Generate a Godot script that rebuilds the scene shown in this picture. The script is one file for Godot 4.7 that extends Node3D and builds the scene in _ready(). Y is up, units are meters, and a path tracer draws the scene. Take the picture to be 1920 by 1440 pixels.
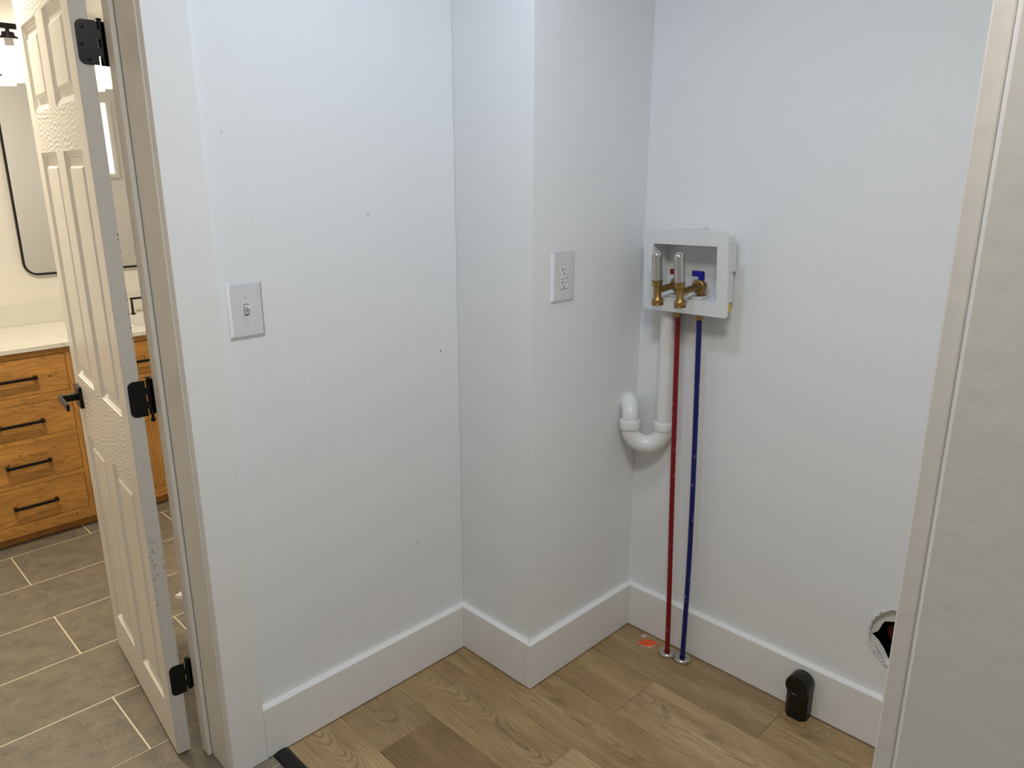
extends Node3D

# ---------------------------------------------------------------- mesh builder
class MB:
	var st := SurfaceTool.new()
	var xf := Transform3D()
	var uvs := Vector2.ONE        # metres to texture units
	var uvo := Vector2.ZERO
	func _init():
		st.begin(Mesh.PRIMITIVE_TRIANGLES)
	func vert(p: Vector3, n: Vector3, uv: Vector2):
		st.set_normal((xf.basis * n).normalized())
		st.set_uv(uv * uvs + uvo)
		st.add_vertex(xf * p)
	func tri(a: Vector3, b: Vector3, c: Vector3, na: Vector3, nb: Vector3, nc: Vector3, ua := Vector2.ZERO, ub := Vector2.ZERO, uc := Vector2.ZERO):
		if ((b - a).cross(c - a).dot(na + nb + nc) > 0.0) != (xf.basis.determinant() < 0.0):
			vert(a, na, ua); vert(c, nc, uc); vert(b, nb, ub)
		else:
			vert(a, na, ua); vert(b, nb, ub); vert(c, nc, uc)
	func quad(a: Vector3, b: Vector3, c: Vector3, d: Vector3, n: Vector3, ua := Vector2.ZERO, ub := Vector2.ZERO, uc := Vector2.ZERO, ud := Vector2.ZERO):
		tri(a, b, c, n, n, n, ua, ub, uc)
		tri(a, c, d, n, n, n, ua, uc, ud)
	func quadn(p: Array, n: Array):
		tri(p[0], p[1], p[2], n[0], n[1], n[2])
		tri(p[0], p[2], p[3], n[0], n[2], n[3])
	# box from lo to hi with bevel; soft edges. UV: per face in metres
	func box(lo: Vector3, hi: Vector3, bev := 0.0):
		var c := (lo + hi) * 0.5
		var h := (hi - lo) * 0.5
		var b: float = minf(bev, minf(h.x, minf(h.y, h.z)) * 0.98)
		var ax := [Vector3.RIGHT, Vector3.UP, Vector3.BACK]
		var hh := [h.x, h.y, h.z]
		for i in 3:
			var j := (i + 1) % 3
			var k := (i + 2) % 3
			for s in [-1.0, 1.0]:
				var n: Vector3 = ax[i] * s
				var P := []
				var U := []
				for q in [[-1, -1], [1, -1], [1, 1], [-1, 1]]:
					var p: Vector3 = c + n * hh[i] + ax[j] * (q[0] * (hh[j] - b)) + ax[k] * (q[1] * (hh[k] - b))
					P.append(p)
					match i:
						0: U.append(Vector2(p.z, -p.y))
						1: U.append(Vector2(p.x, p.z))
						_: U.append(Vector2(p.x, -p.y))
				quad(P[0], P[1], P[2], P[3], n, U[0], U[1], U[2], U[3])
		if b <= 0.0:
			return
		for i in 3:
			var j := (i + 1) % 3
			var k := (i + 2) % 3
			for sj in [-1.0, 1.0]:
				for sk in [-1.0, 1.0]:
					var nj: Vector3 = ax[j] * sj
					var nk: Vector3 = ax[k] * sk
					var e0: Vector3 = c + nj * hh[j] + nk * (hh[k] - b)
					var e1: Vector3 = c + nk * hh[k] + nj * (hh[j] - b)
					var d: Vector3 = ax[i] * (hh[i] - b)
					quadn([e0 - d, e0 + d, e1 + d, e1 - d], [nj, nj, nk, nk])
		for sx in [-1.0, 1.0]:
			for sy in [-1.0, 1.0]:
				for sz in [-1.0, 1.0]:
					var s := Vector3(sx, sy, sz)
					var a := c + Vector3(h.x, h.y - b, h.z - b) * s
					var e := c + Vector3(h.x - b, h.y, h.z - b) * s
					var f := c + Vector3(h.x - b, h.y - b, h.z) * s
					tri(a, e, f, Vector3(sx, 0, 0), Vector3(0, sy, 0), Vector3(0, 0, sz))
	# profile: array of Vector2(r, y); spun about local y
	func lathe(profile: Array, segs := 24, sharp := 0.75):
		var m := profile.size()
		var ns := []
		for i in m - 1:
			var d: Vector2 = profile[i + 1] - profile[i]
			ns.append(Vector2(d.y, -d.x).normalized())
		for i in m - 1:
			var n0: Vector2 = ns[i]
			var n1: Vector2 = ns[i]
			if i > 0 and ns[i - 1].dot(ns[i]) > sharp:
				n0 = (ns[i - 1] + ns[i]).normalized()
			if i < m - 2 and ns[i + 1].dot(ns[i]) > sharp:
				n1 = (ns[i + 1] + ns[i]).normalized()
			for k in segs:
				var a0 := TAU * k / segs
				var a1 := TAU * (k + 1) / segs
				var c0 := Vector3(cos(a0), 0, sin(a0))
				var c1 := Vector3(cos(a1), 0, sin(a1))
				var p: Vector2 = profile[i]
				var q: Vector2 = profile[i + 1]
				var A := c0 * p.x + Vector3.UP * p.y
				var B := c1 * p.x + Vector3.UP * p.y
				var C := c1 * q.x + Vector3.UP * q.y
				var D := c0 * q.x + Vector3.UP * q.y
				var NA := c0 * n0.x + Vector3.UP * n0.y
				var NB := c1 * n0.x + Vector3.UP * n0.y
				var NC := c1 * n1.x + Vector3.UP * n1.y
				var ND := c0 * n1.x + Vector3.UP * n1.y
				if q.x > 1e-6:
					tri(A, C, D, NA, NC, ND, Vector2(a0, p.y), Vector2(a1, q.y), Vector2(a0, q.y))
				if p.x > 1e-6:
					tri(A, B, C, NA, NB, NC, Vector2(a0, p.y), Vector2(a1, p.y), Vector2(a1, q.y))
	func tube(pts: Array, rads: Array, segs := 16, caps := true):
		var m := pts.size()
		var t0: Vector3 = (pts[1] - pts[0]).normalized()
		var up := Vector3.UP if absf(t0.y) < 0.9 else Vector3.RIGHT
		var u: Vector3 = t0.cross(up).normalized()
		var rings := []
		var len := 0.0
		for i in m:
			var t: Vector3
			if i == 0: t = (pts[1] - pts[0]).normalized()
			elif i == m - 1: t = (pts[m - 1] - pts[m - 2]).normalized()
			else: t = ((pts[i + 1] - pts[i]).normalized() + (pts[i] - pts[i - 1]).normalized()).normalized()
			u = (u - t * u.dot(t)).normalized()
			var v := t.cross(u)
			if i > 0: len += (pts[i] - pts[i - 1]).length()
			rings.append([pts[i], u, v, rads[i] if i < rads.size() else rads[0], len, t])
		for i in m - 1:
			var a = rings[i]
			var b = rings[i + 1]
			for k in segs:
				var a0 := TAU * k / segs
				var a1 := TAU * (k + 1) / segs
				var n00: Vector3 = a[1] * cos(a0) + a[2] * sin(a0)
				var n01: Vector3 = a[1] * cos(a1) + a[2] * sin(a1)
				var n10: Vector3 = b[1] * cos(a0) + b[2] * sin(a0)
				var n11: Vector3 = b[1] * cos(a1) + b[2] * sin(a1)
				var f0 := float(k) / segs
				var f1 := float(k + 1) / segs
				tri(a[0] + n00 * a[3], a[0] + n01 * a[3], b[0] + n11 * b[3], n00, n01, n11, Vector2(f0, a[4]), Vector2(f1, a[4]), Vector2(f1, b[4]))
				tri(a[0] + n00 * a[3], b[0] + n11 * b[3], b[0] + n10 * b[3], n00, n11, n10, Vector2(f0, a[4]), Vector2(f1, b[4]), Vector2(f0, b[4]))
		if caps:
			for e in [0, m - 1]:
				var r = rings[e]
				var n: Vector3 = -r[5] if e == 0 else r[5]
				for k in segs:
					var a0 := TAU * k / segs
					var a1 := TAU * (k + 1) / segs
					tri(r[0], r[0] + (r[1] * cos(a0) + r[2] * sin(a0)) * r[3], r[0] + (r[1] * cos(a1) + r[2] * sin(a1)) * r[3], n, n, n)
	# polygon in local xy extruded from z0 to z1 (z1 > z0)
	func prism(poly: PackedVector2Array, z0: float, z1: float, smooth := false):
		var idx := Geometry2D.triangulate_polygon(poly)
		for zz in [z0, z1]:
			var n := Vector3(0, 0, 1 if zz == z1 else -1)
			for i in range(0, idx.size(), 3):
				var a := poly[idx[i]]
				var b := poly[idx[i + 1]]
				var c := poly[idx[i + 2]]
				tri(Vector3(a.x, a.y, zz), Vector3(b.x, b.y, zz), Vector3(c.x, c.y, zz), n, n, n, a, b, c)
		var area := 0.0
		var m := poly.size()
		for i in m:
			area += poly[i].cross(poly[(i + 1) % m])
		var sgn := 1.0 if area > 0 else -1.0
		var ns := []
		for i in m:
			var d := poly[(i + 1) % m] - poly[i]
			ns.append(Vector3(d.y, -d.x, 0).normalized() * sgn)
		for i in m:
			var j := (i + 1) % m
			var n0: Vector3 = ns[i]
			var n1: Vector3 = ns[i]
			if smooth:
				if ns[(i + m - 1) % m].dot(ns[i]) > 0.6: n0 = (ns[(i + m - 1) % m] + ns[i]).normalized()
				if ns[j].dot(ns[i]) > 0.6: n1 = (ns[j] + ns[i]).normalized()
			var p := poly[i]
			var q := poly[j]
			quadn([Vector3(p.x, p.y, z0), Vector3(q.x, q.y, z0), Vector3(q.x, q.y, z1), Vector3(p.x, p.y, z1)], [n0, n1, n1, n0])
	# ring between two outlines of equal length, extruded z0..z1
	func ring(outer: PackedVector2Array, inner: PackedVector2Array, z0: float, z1: float, bev := 0.0):
		var m := outer.size()
		for i in m:
			var j := (i + 1) % m
			for zz in [z0, z1]:
				var n := Vector3(0, 0, 1 if zz == z1 else -1)
				quad(v3(outer[i], zz), v3(outer[j], zz), v3(inner[j], zz), v3(inner[i], zz), n)
			var d := outer[j] - outer[i]
			var no := Vector3(d.y, -d.x, 0).normalized()
			if no.dot(v3(outer[i] - inner[i], 0)) < 0: no = -no
			quad(v3(outer[i], z0), v3(outer[j], z0), v3(outer[j], z1), v3(outer[i], z1), no)
			d = inner[j] - inner[i]
			var ni := Vector3(d.y, -d.x, 0).normalized()
			if ni.dot(v3(outer[i] - inner[i], 0)) > 0: ni = -ni
			quad(v3(inner[i], z0), v3(inner[j], z0), v3(inner[j], z1), v3(inner[i], z1), ni)
	func v3(p: Vector2, z: float) -> Vector3:
		return Vector3(p.x, p.y, z)
	func done() -> ArrayMesh:
		return st.commit()

# ---------------------------------------------------------------- node helpers
var taken := {}
var M := {}

func numbered(n: String) -> String:
	taken[n] = taken.get(n, -1) + 1
	return n if taken[n] == 0 else "%s_%03d" % [n, taken[n]]

func tag(o: Node, label := "", category := "", group := "", kind := ""):
	if label: o.set_meta("label", label)
	if category: o.set_meta("category", category)
	if group: o.set_meta("group", group)
	if kind: o.set_meta("kind", kind)
	return o

func put(mb: MB, called: String, mat: Material, parent: Node = self) -> MeshInstance3D:
	return inst(mb.done(), called, mat, parent)

func inst(mesh: Mesh, called: String, mat: Material, parent: Node = self) -> MeshInstance3D:
	var o := MeshInstance3D.new()
	o.mesh = mesh
	o.material_override = mat
	o.cast_shadow = GeometryInstance3D.SHADOW_CASTING_SETTING_ON
	if parent == self:
		o.name = numbered(called)
		add_child(o)
	else:
		o.name = called
		parent.add_child(o, true)
	return o

func base(called: String, at := Vector3.ZERO) -> Node3D:
	var o := Node3D.new()
	o.name = numbered(called)
	add_child(o)
	o.position = at
	return o

func box_part(called: String, lo: Vector3, hi: Vector3, mat: Material, parent: Node = self, bev := 0.0, uvo := Vector2.ZERO) -> MeshInstance3D:
	var b := MB.new()
	b.uvo = uvo
	b.box(lo, hi, bev)
	return put(b, called, mat, parent)

func structure(called: String, lo: Vector3, hi: Vector3, mat: Material, bev := 0.0) -> MeshInstance3D:
	return tag(box_part(called, lo, hi, mat, self, bev), "", "", "", "structure")

func along(a: Vector3, b: Vector3) -> Transform3D:   # local y runs from a to b
	var y := (b - a).normalized()
	var x := y.cross(Vector3.BACK if absf(y.z) < 0.9 else Vector3.RIGHT).normalized()
	return Transform3D(Basis(x, y, x.cross(y)), a)

func round_rect(w: float, h: float, r: float, n := 6) -> PackedVector2Array:
	var out := PackedVector2Array()
	var c := [Vector2(w / 2 - r, h / 2 - r), Vector2(-w / 2 + r, h / 2 - r), Vector2(-w / 2 + r, -h / 2 + r), Vector2(w / 2 - r, -h / 2 + r)]
	for k in 4:
		for i in n + 1:
			var a := PI / 2 * (k + float(i) / n)
			out.append(c[k] + Vector2(cos(a), sin(a)) * r)
	return out

# ---------------------------------------------------------------- textures and materials
func noise(freq: float, sd: int, oct := 3, kind := FastNoiseLite.TYPE_SIMPLEX_SMOOTH) -> FastNoiseLite:
	var n := FastNoiseLite.new()
	n.noise_type = kind
	n.frequency = freq
	n.seed = sd
	n.fractal_octaves = oct
	return n

func tex(im: Image) -> ImageTexture:
	return ImageTexture.create_from_image(im)

func noise_map(freq: float, sd: int, bump: float, size := 512) -> NoiseTexture2D:
	var t := NoiseTexture2D.new()
	t.width = size; t.height = size
	t.seamless = true
	t.noise = noise(freq, sd, 4)
	t.as_normal_map = true
	t.bump_strength = bump
	return t

func mat(c: Color, rough := 0.5, metal := 0.0) -> StandardMaterial3D:
	var m := StandardMaterial3D.new()
	m.albedo_color = c
	m.roughness = rough
	m.metallic = metal
	return m

func painted(c: Color, rough: float, freq: float, sd: int, bump: float, scale: float) -> StandardMaterial3D:
	var m := mat(c, rough)
	m.normal_enabled = true
	m.normal_texture = noise_map(freq, sd, bump)
	m.normal_scale = 1.0
	m.uv1_triplanar = true
	m.uv1_world_triplanar = true
	m.uv1_scale = Vector3.ONE * scale
	return m

# oak plank print: u along the plank (1.22 m over 1024), v across (0.2 m over 192)
func oak(sd: int, cathedral: float) -> ImageTexture:
	var w := 1024
	var h := 192
	var im := Image.create(w, h, false, Image.FORMAT_RGB8)
	var fine := noise(1.0, sd, 2)
	var mid := noise(1.0, sd + 1, 3)
	var warp := noise(1.0, sd + 2, 2)
	var pore := noise(1.0, sd + 3, 1)
	for y in h:
		var v := float(y) / h
		for x in w:
			var u := float(x) / w
			var wv := warp.get_noise_2d(u * 2.2, v * 0.8) * 0.16
			var vv := v - 0.5 + wv
			var streak := fine.get_noise_2d(u * 3.5, (v + wv * 0.4) * 42.0)
			var thin := fine.get_noise_2d(u * 7.0 + 50.0, (v + wv * 0.4) * 120.0)
			var cloud := mid.get_noise_2d(u * 3.0 + 9.0, v * 2.2)
			var rings := sin((vv * vv * 13.0 + u * 3.4 * cathedral + warp.get_noise_2d(u * 4.0 + 30.0, v * 1.6) * 0.45) * TAU * 4.2)
			var zone := clampf(1.15 - absf(vv) * 4.5 + mid.get_noise_2d(u * 2.0, v * 2.0 + 40.0) * 1.2, 0.0, 1.0)
			var line := smoothstep(0.45, 1.0, rings) * zone
			var ps := smoothstep(0.30, 0.6, pore.get_noise_2d(u * 22.0, v * 210.0))
			var k := 0.86 + 0.10 * streak + 0.07 * thin + 0.10 * cloud - 0.135 * line * cathedral - 0.09 * ps
			var c := Color(k, k * (0.985 + 0.02 * cloud), k * (0.955 + 0.05 * cloud))
			im.set_pixel(x, y, c.clamp())
	return tex(im)

func pine(sd: int) -> ImageTexture:   # knotty warm cabinet wood, grain along u, 0.8 m by 0.4 m
	var w := 768
	var h := 384
	var im := Image.create(w, h, false, Image.FORMAT_RGB8)
	var fine := noise(1.0, sd, 2)
	var mid := noise(1.0, sd + 1, 3)
	var knots := []
	var rng := RandomNumberGenerator.new()
	rng.seed = sd
	for i in 9:
		knots.append([Vector2(rng.randf(), rng.randf()), rng.randf_range(0.007, 0.016)])
	for y in h:
		var v := float(y) / h
		for x in w:
			var u := float(x) / w
			var pull := 0.0
			var dark := 0.0
			for kn in knots:
				var d := Vector2((u - kn[0].x) * 2.0, v - kn[0].y)
				var e := Vector2(d.x * 0.45, d.y)
				var r: float = kn[1]
				pull += 2.2 * r * exp(-e.length_squared() / (r * r * 9.0)) * signf(d.y)
				var dd := d.length() / r
				dark = maxf(dark, smoothstep(1.15, 0.5, dd) * 0.75)
			var vv := v + pull
			var streak := fine.get_noise_2d(u * 6.0, vv * 120.0)
			var cloud := mid.get_noise_2d(u * 2.5, vv * 5.0)
			var rings := sin((vv * 17.0 + cloud * 2.2) * TAU)
			var k := 0.84 + 0.07 * streak + 0.10 * cloud - 0.09 * smoothstep(0.2, 1.0, rings)
			k *= 1.0 - 0.62 * dark
			im.set_pixel(x, y, Color(k, k * (0.97 - 0.12 * dark), k * (0.92 - 0.25 * dark)).clamp())
	return tex(im)

func stone(sd: int) -> ImageTexture:   # mottled porcelain, 0.61 m by 0.305 m
	var w := 640
	var h := 320
	var im := Image.create(w, h, false, Image.FORMAT_RGB8)
	var a := noise(1.0, sd, 5)
	var b := noise(1.0, sd + 7, 3)
	for y in h:
		for x in w:
			var u := float(x) / h
			var v := float(y) / h
			var wx := b.get_noise_2d(u * 3.0, v * 3.0) * 0.5
			var n := a.get_noise_2d(u * 3.0 + wx * 0.4, v * 3.6 + wx * 0.4)
			var f := a.get_noise_2d(u * 22.0, v * 30.0)
			var sp := smoothstep(0.22, 0.5, b.get_noise_2d(u * 60.0, v * 95.0))
			var k := 0.82 + 0.13 * n + 0.10 * f + 0.10 * sp
			im.set_pixel(x, y, Color(k, k * (0.99 - 0.02 * n), k * (0.97 - 0.05 * n)).clamp())
	return tex(im)

func quartz() -> ImageTexture:
	var s := 640
	var im := Image.create(s, s, false, Image.FORMAT_RGB8)
	var a := noise(1.0, 51, 4)
	var b := noise(1.0, 77, 4)
	for y in s:
		for x in s:
			var u := float(x) / s
			var v := float(y) / s
			var wx := a.get_noise_2d(u * 4.0, v * 4.0) * 0.7
			var n := absf(b.get_noise_2d(u * 3.2 + wx, v * 3.2 - wx))
			var m := clampf(a.get_noise_2d(u * 2.4 + 30.0, v * 2.4) * 1.8 + 0.25, 0.0, 1.0)
			var vein := smoothstep(0.035, 0.0, n) * m
			var k := 0.95 - 0.17 * vein + 0.02 * wx
			im.set_pixel(x, y, Color(k, k * (1.0 - 0.02 * vein), k * (0.985 - 0.04 * vein)).clamp())
	return tex(im)

# embossed wood grain of a moulded door skin: height map, grain along u
func emboss(sd: int) -> ImageTexture:
	var w := 512
	var h := 512
	var im := Image.create(w, h, false, Image.FORMAT_RGB8)
	var a := noise(1.0, sd, 3)
	for y in h:
		for x in w:
			var u := float(x) / w
			var v := float(y) / h
			var wv := a.get_noise_2d(u * 7.0, v * 3.0) * 0.035
			var g := sin((v + wv) * TAU * 34.0) * 0.5 + 0.5
			var k := 0.5 + 0.4 * (pow(g, 2.0) - 0.4) * clampf(0.6 + a.get_noise_2d(u * 3.0 + 9.0, v * 8.0), 0.0, 1.0)
			im.set_pixel(x, y, Color(k, k, k))
	return tex(im)

func textured(t: Texture2D, c: Color, rough: float, sc := Vector2.ONE) -> StandardMaterial3D:
	var m := mat(c, rough)
	m.albedo_texture = t
	return m

func make_materials():
	M.wall = painted(Color(0.935, 0.938, 0.940), 0.55, 0.03, 3, 0.35, 3.0)
	M.bath_wall = painted(Color(0.93, 0.915, 0.88), 0.6, 0.03, 4, 0.3, 3.0)
	M.trim = painted(Color(0.945, 0.940, 0.932), 0.32, 0.02, 5, 0.3, 2.2)
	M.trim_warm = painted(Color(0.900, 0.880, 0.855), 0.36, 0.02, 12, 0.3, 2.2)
	M.ceiling = mat(Color(0.94, 0.94, 0.935), 0.8)
	M.caulk = mat(Color(0.93, 0.93, 0.92), 0.45)
	var oaks := [oak(11, 0.25), oak(23, 1.0), oak(37, 0.7)]
	var tones := [Color(0.830, 0.710, 0.535), Color(0.770, 0.650, 0.470), Color(0.655, 0.535, 0.375), Color(0.745, 0.630, 0.465)]
	M.oak = []
	for t in tones:
		var row := []
		for o in oaks:
			row.append(textured(o, t, 0.42))
		M.oak.append(row)
	M.underlay = mat(Color(0.12, 0.10, 0.08), 0.9)
	M.tile = []
	for i in 3:
		var sm := textured(stone(101 + i * 13), [Color(0.615, 0.585, 0.525), Color(0.590, 0.560, 0.500), Color(0.630, 0.600, 0.540)][i], 0.42)
		M.tile.append(sm)
	M.grout = mat(Color(0.93, 0.885, 0.77), 0.9)
	M.pine = textured(pine(5), Color(0.92, 0.680, 0.360), 0.5)
	M.quartz = textured(quartz(), Color(0.95, 0.935, 0.90), 0.18)
	M.black = mat(Color(0.045, 0.043, 0.040), 0.42, 0.3)
	M.black_plastic = mat(Color(0.016, 0.016, 0.018), 0.34)
	M.bronze = mat(Color(0.12, 0.105, 0.09), 0.30, 0.75)
	M.hinge = mat(Color(0.035, 0.030, 0.026), 0.34, 0.35)
	M.screw = mat(Color(0.10, 0.09, 0.08), 0.3, 0.7)
	M.steel = mat(Color(0.70, 0.70, 0.70), 0.25, 1.0)
	M.plate = mat(Color(0.865, 0.865, 0.87), 0.30)
	M.device = mat(Color(0.90, 0.90, 0.895), 0.28)
	M.slot = mat(Color(0.03, 0.03, 0.03), 0.7)
	M.pvc = painted(Color(0.925, 0.925, 0.92), 0.28, 0.02, 6, 0.3, 4.0)
	M.abs = mat(Color(0.90, 0.905, 0.91), 0.38)
	M.brass = mat(Color(0.64, 0.52, 0.31), 0.33, 0.9)
	M.chrome = mat(Color(0.80, 0.79, 0.77), 0.14, 1.0)
	M.red = mat(Color(0.52, 0.01, 0.03), 0.38)
	M.red_dark = mat(Color(0.34, 0.01, 0.02), 0.5)
	M.blue = mat(Color(0.005, 0.055, 0.39), 0.36)
	M.blue_lever = mat(Color(0.03, 0.07, 0.58), 0.4)
	M.red_lever = mat(Color(0.42, 0.03, 0.04), 0.4)
	M.yellow = mat(Color(0.88, 0.76, 0.05), 0.45)
	M.ink = mat(Color(0.09, 0.09, 0.24), 0.6)
	M.paper = mat(Color(0.90, 0.89, 0.87), 0.85)
	M.cavity = mat(Color(0.10, 0.07, 0.05), 0.95)
	M.orange = mat(Color(0.92, 0.36, 0.12), 0.35)
	M.mirror = mat(Color(0.96, 0.965, 0.96), 0.02, 1.0)
	M.porcelain = mat(Color(0.93, 0.92, 0.90), 0.15)
	var g := mat(Color(1, 1, 1, 0.10), 0.03)
	g.transparency = BaseMaterial3D.TRANSPARENCY_ALPHA
	M.glass = g
	M.clear = g.duplicate()
	M.clear.albedo_color = Color(1, 1, 1, 0.22)
	M.door = mat(Color(0.930, 0.910, 0.875), 0.30)
	var dg := mat(Color(0.930, 0.910, 0.875), 0.30)
	dg.heightmap_enabled = true
	dg.heightmap_texture = emboss(71)
	dg.heightmap_scale = 0.22
	M.door_grain = dg
	M.door_edge_shade = painted(Color(0.83, 0.815, 0.795), 0.35, 0.02, 8, 0.5, 3.0)  # door paint darkened, the dimmer light on the edge put into its colour
	M.purple = mat(Color(0.55, 0.16, 0.60), 0.6)
	M.grey_mark = mat(Color(0.70, 0.71, 0.72), 0.6)

func glow(c: Color, e: float) -> StandardMaterial3D:
	var m := mat(Color(1, 1, 1), 0.4)
	m.emission_enabled = true
	m.emission = c
	m.emission_energy_multiplier = e
	return m

# ---------------------------------------------------------------- numbers of the place (metres)
const XA := -0.310      # wall with the switch
const ZB := 0.506       # face of the short return
const T := 0.019        # trim thickness
const HB := 0.1565      # baseboard height
const CEIL := 2.44
const XV := -2.17       # cabinet face
const XW := -2.70       # bathroom wall behind the mirror
const ZJ := 1.342       # hinge jamb face
const CLOSET_LIGHT := Color(0.800, 0.890, 1.0)
const HALL_FILL := Color(1.0, 0.995, 0.970)
const BATH_LIGHT := Color(1.0, 0.940, 0.850)
const BATH_FILL := Color(1.0, 0.951, 0.870)
const CLOSET_POWER := 0.44
const HALL_FILL_POWER := 1.38
const BATH_FILL_POWER := 2.3
const BULB_POWER := 0.085

func _ready():
	var cam := Camera3D.new()
	cam.name = "camera"
	add_child(cam)
	cam.position = Vector3(1.40435, 1.56624, 1.98127)
	cam.basis = Basis(Vector3.UP, deg_to_rad(45.1164)) * Basis(Vector3.RIGHT, deg_to_rad(-15.9354)) * Basis(Vector3.BACK, deg_to_rad(-0.0566))
	cam.keep_aspect = Camera3D.KEEP_HEIGHT
	cam.fov = 53.737
	cam.near = 0.02
	cam.current = true
	var we := WorldEnvironment.new()
	we.name = "environment"
	var e := Environment.new()
	e.background_mode = Environment.BG_COLOR
	e.background_color = Color(0, 0, 0)
	e.tonemap_mode = Environment.TONE_MAPPER_LINEAR
	e.tonemap_exposure = 1.10
	e.sdfgi_enabled = true
	e.ssao_enabled = true
	e.ssil_enabled = true
	we.environment = e
	add_child(we)
	make_materials()
	ceiling_lamp("ceiling_light", Vector3(0.29, CEIL, 0.95), 0.15, CLOSET_LIGHT, CLOSET_POWER, "round white flush ceiling light above the laundry nook", "lamp")
	ceiling_lamp("ceiling_light", Vector3(1.05, CEIL, 1.43), 0.46, HALL_FILL, HALL_FILL_POWER, "wide round fill light added under the hall ceiling, out of view", "lamp")  # added fill, unseen; placed and sized for the light on nook and casing
	ceiling_lamp("ceiling_light", Vector3(-1.30, CEIL, 1.50), 0.15, BATH_FILL, BATH_FILL_POWER, "round fill light added under the bathroom ceiling, out of view", "lamp")  # added fill, unseen; brightens the vanity front, tile and door face
	shell()
	trims()
	floors()
	door()
	wall_details()
	valve_box()
	drain()
	supply_pipes()
	floor_bits()
	vent_hole()
	vanity()

func ceiling_lamp(called: String, at: Vector3, size: float, c: Color, energy: float, label: String, cat: String):
	var r := base(called, at)
	tag(r, label, cat)
	var b := MB.new()
	b.lathe([Vector2(size * 0.62, 0), Vector2(size * 0.62, -0.010), Vector2(size * 0.55, -0.016), Vector2(size * 0.5, -0.014)], 32)
	put(b, "trim_ring", M.ceiling, r)
	b = MB.new()
	b.lathe([Vector2(size * 0.5, -0.0135), Vector2(size * 0.3, -0.0155), Vector2(0, -0.016)], 32)
	put(b, "lens", glow(c, 1.6), r)
	var l := AreaLight3D.new()
	l.name = "light"
	l.area_size = Vector2(size * 0.85, size * 0.85)
	l.area_normalize_energy = true
	l.light_energy = energy
	l.light_color = c
	l.shadow_enabled = true
	l.position = Vector3(0, -0.022, 0)
	l.rotation = Vector3(-PI / 2, 0, 0)
	l.area_range = 12.0
	r.add_child(l)

# ---------------------------------------------------------------- room shell
func shell():
	var W = M.wall
	structure("ceiling", Vector3(-2.85, CEIL, -0.85), Vector3(2.45, CEIL + 0.12, 3.75), M.ceiling)
	# wall with the switch, between the laundry nook and the bathroom
	var wl = base("wall_left")
	tag(wl, "", "", "", "structure")
	box_part("panel", Vector3(-0.475, 0, -0.72), Vector3(XA, CEIL, 1.323), W, wl)
	box_part("lintel", Vector3(-0.475, 2.065, 1.323), Vector3(XA, CEIL, 2.07), W, wl)
	box_part("panel", Vector3(-0.475, 0, 2.07), Vector3(XA, CEIL, 3.60), W, wl)
	# short return and the projecting side
	structure("wall_return", Vector3(XA, 0, -0.12), Vector3(0, CEIL, ZB), W, 0.003)
	structure("wall_right", Vector3(1.55, 0, -0.12), Vector3(1.66, CEIL, 1.12), W)
	structure("wall_front", Vector3(1.222, 0, 1.12), Vector3(2.30, CEIL, 1.239), W)
	structure("wall_hall_right", Vector3(2.30, 0, 1.12), Vector3(2.42, CEIL, 3.72), W)
	structure("wall_hall_back", Vector3(-0.475, 0, 3.60), Vector3(2.30, CEIL, 3.72), W)
	# bathroom
	structure("wall_mirror", Vector3(XW - 0.12, 0, -0.84), Vector3(XW, CEIL, 2.74), M.bath_wall)
	structure("wall_bathroom_right", Vector3(XW, 0, -0.84), Vector3(-0.475, CEIL, -0.72), M.bath_wall)
	structure("wall_bathroom_left", Vector3(XW, 0, 2.62), Vector3(-0.475, CEIL, 2.74), M.bath_wall)

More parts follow.
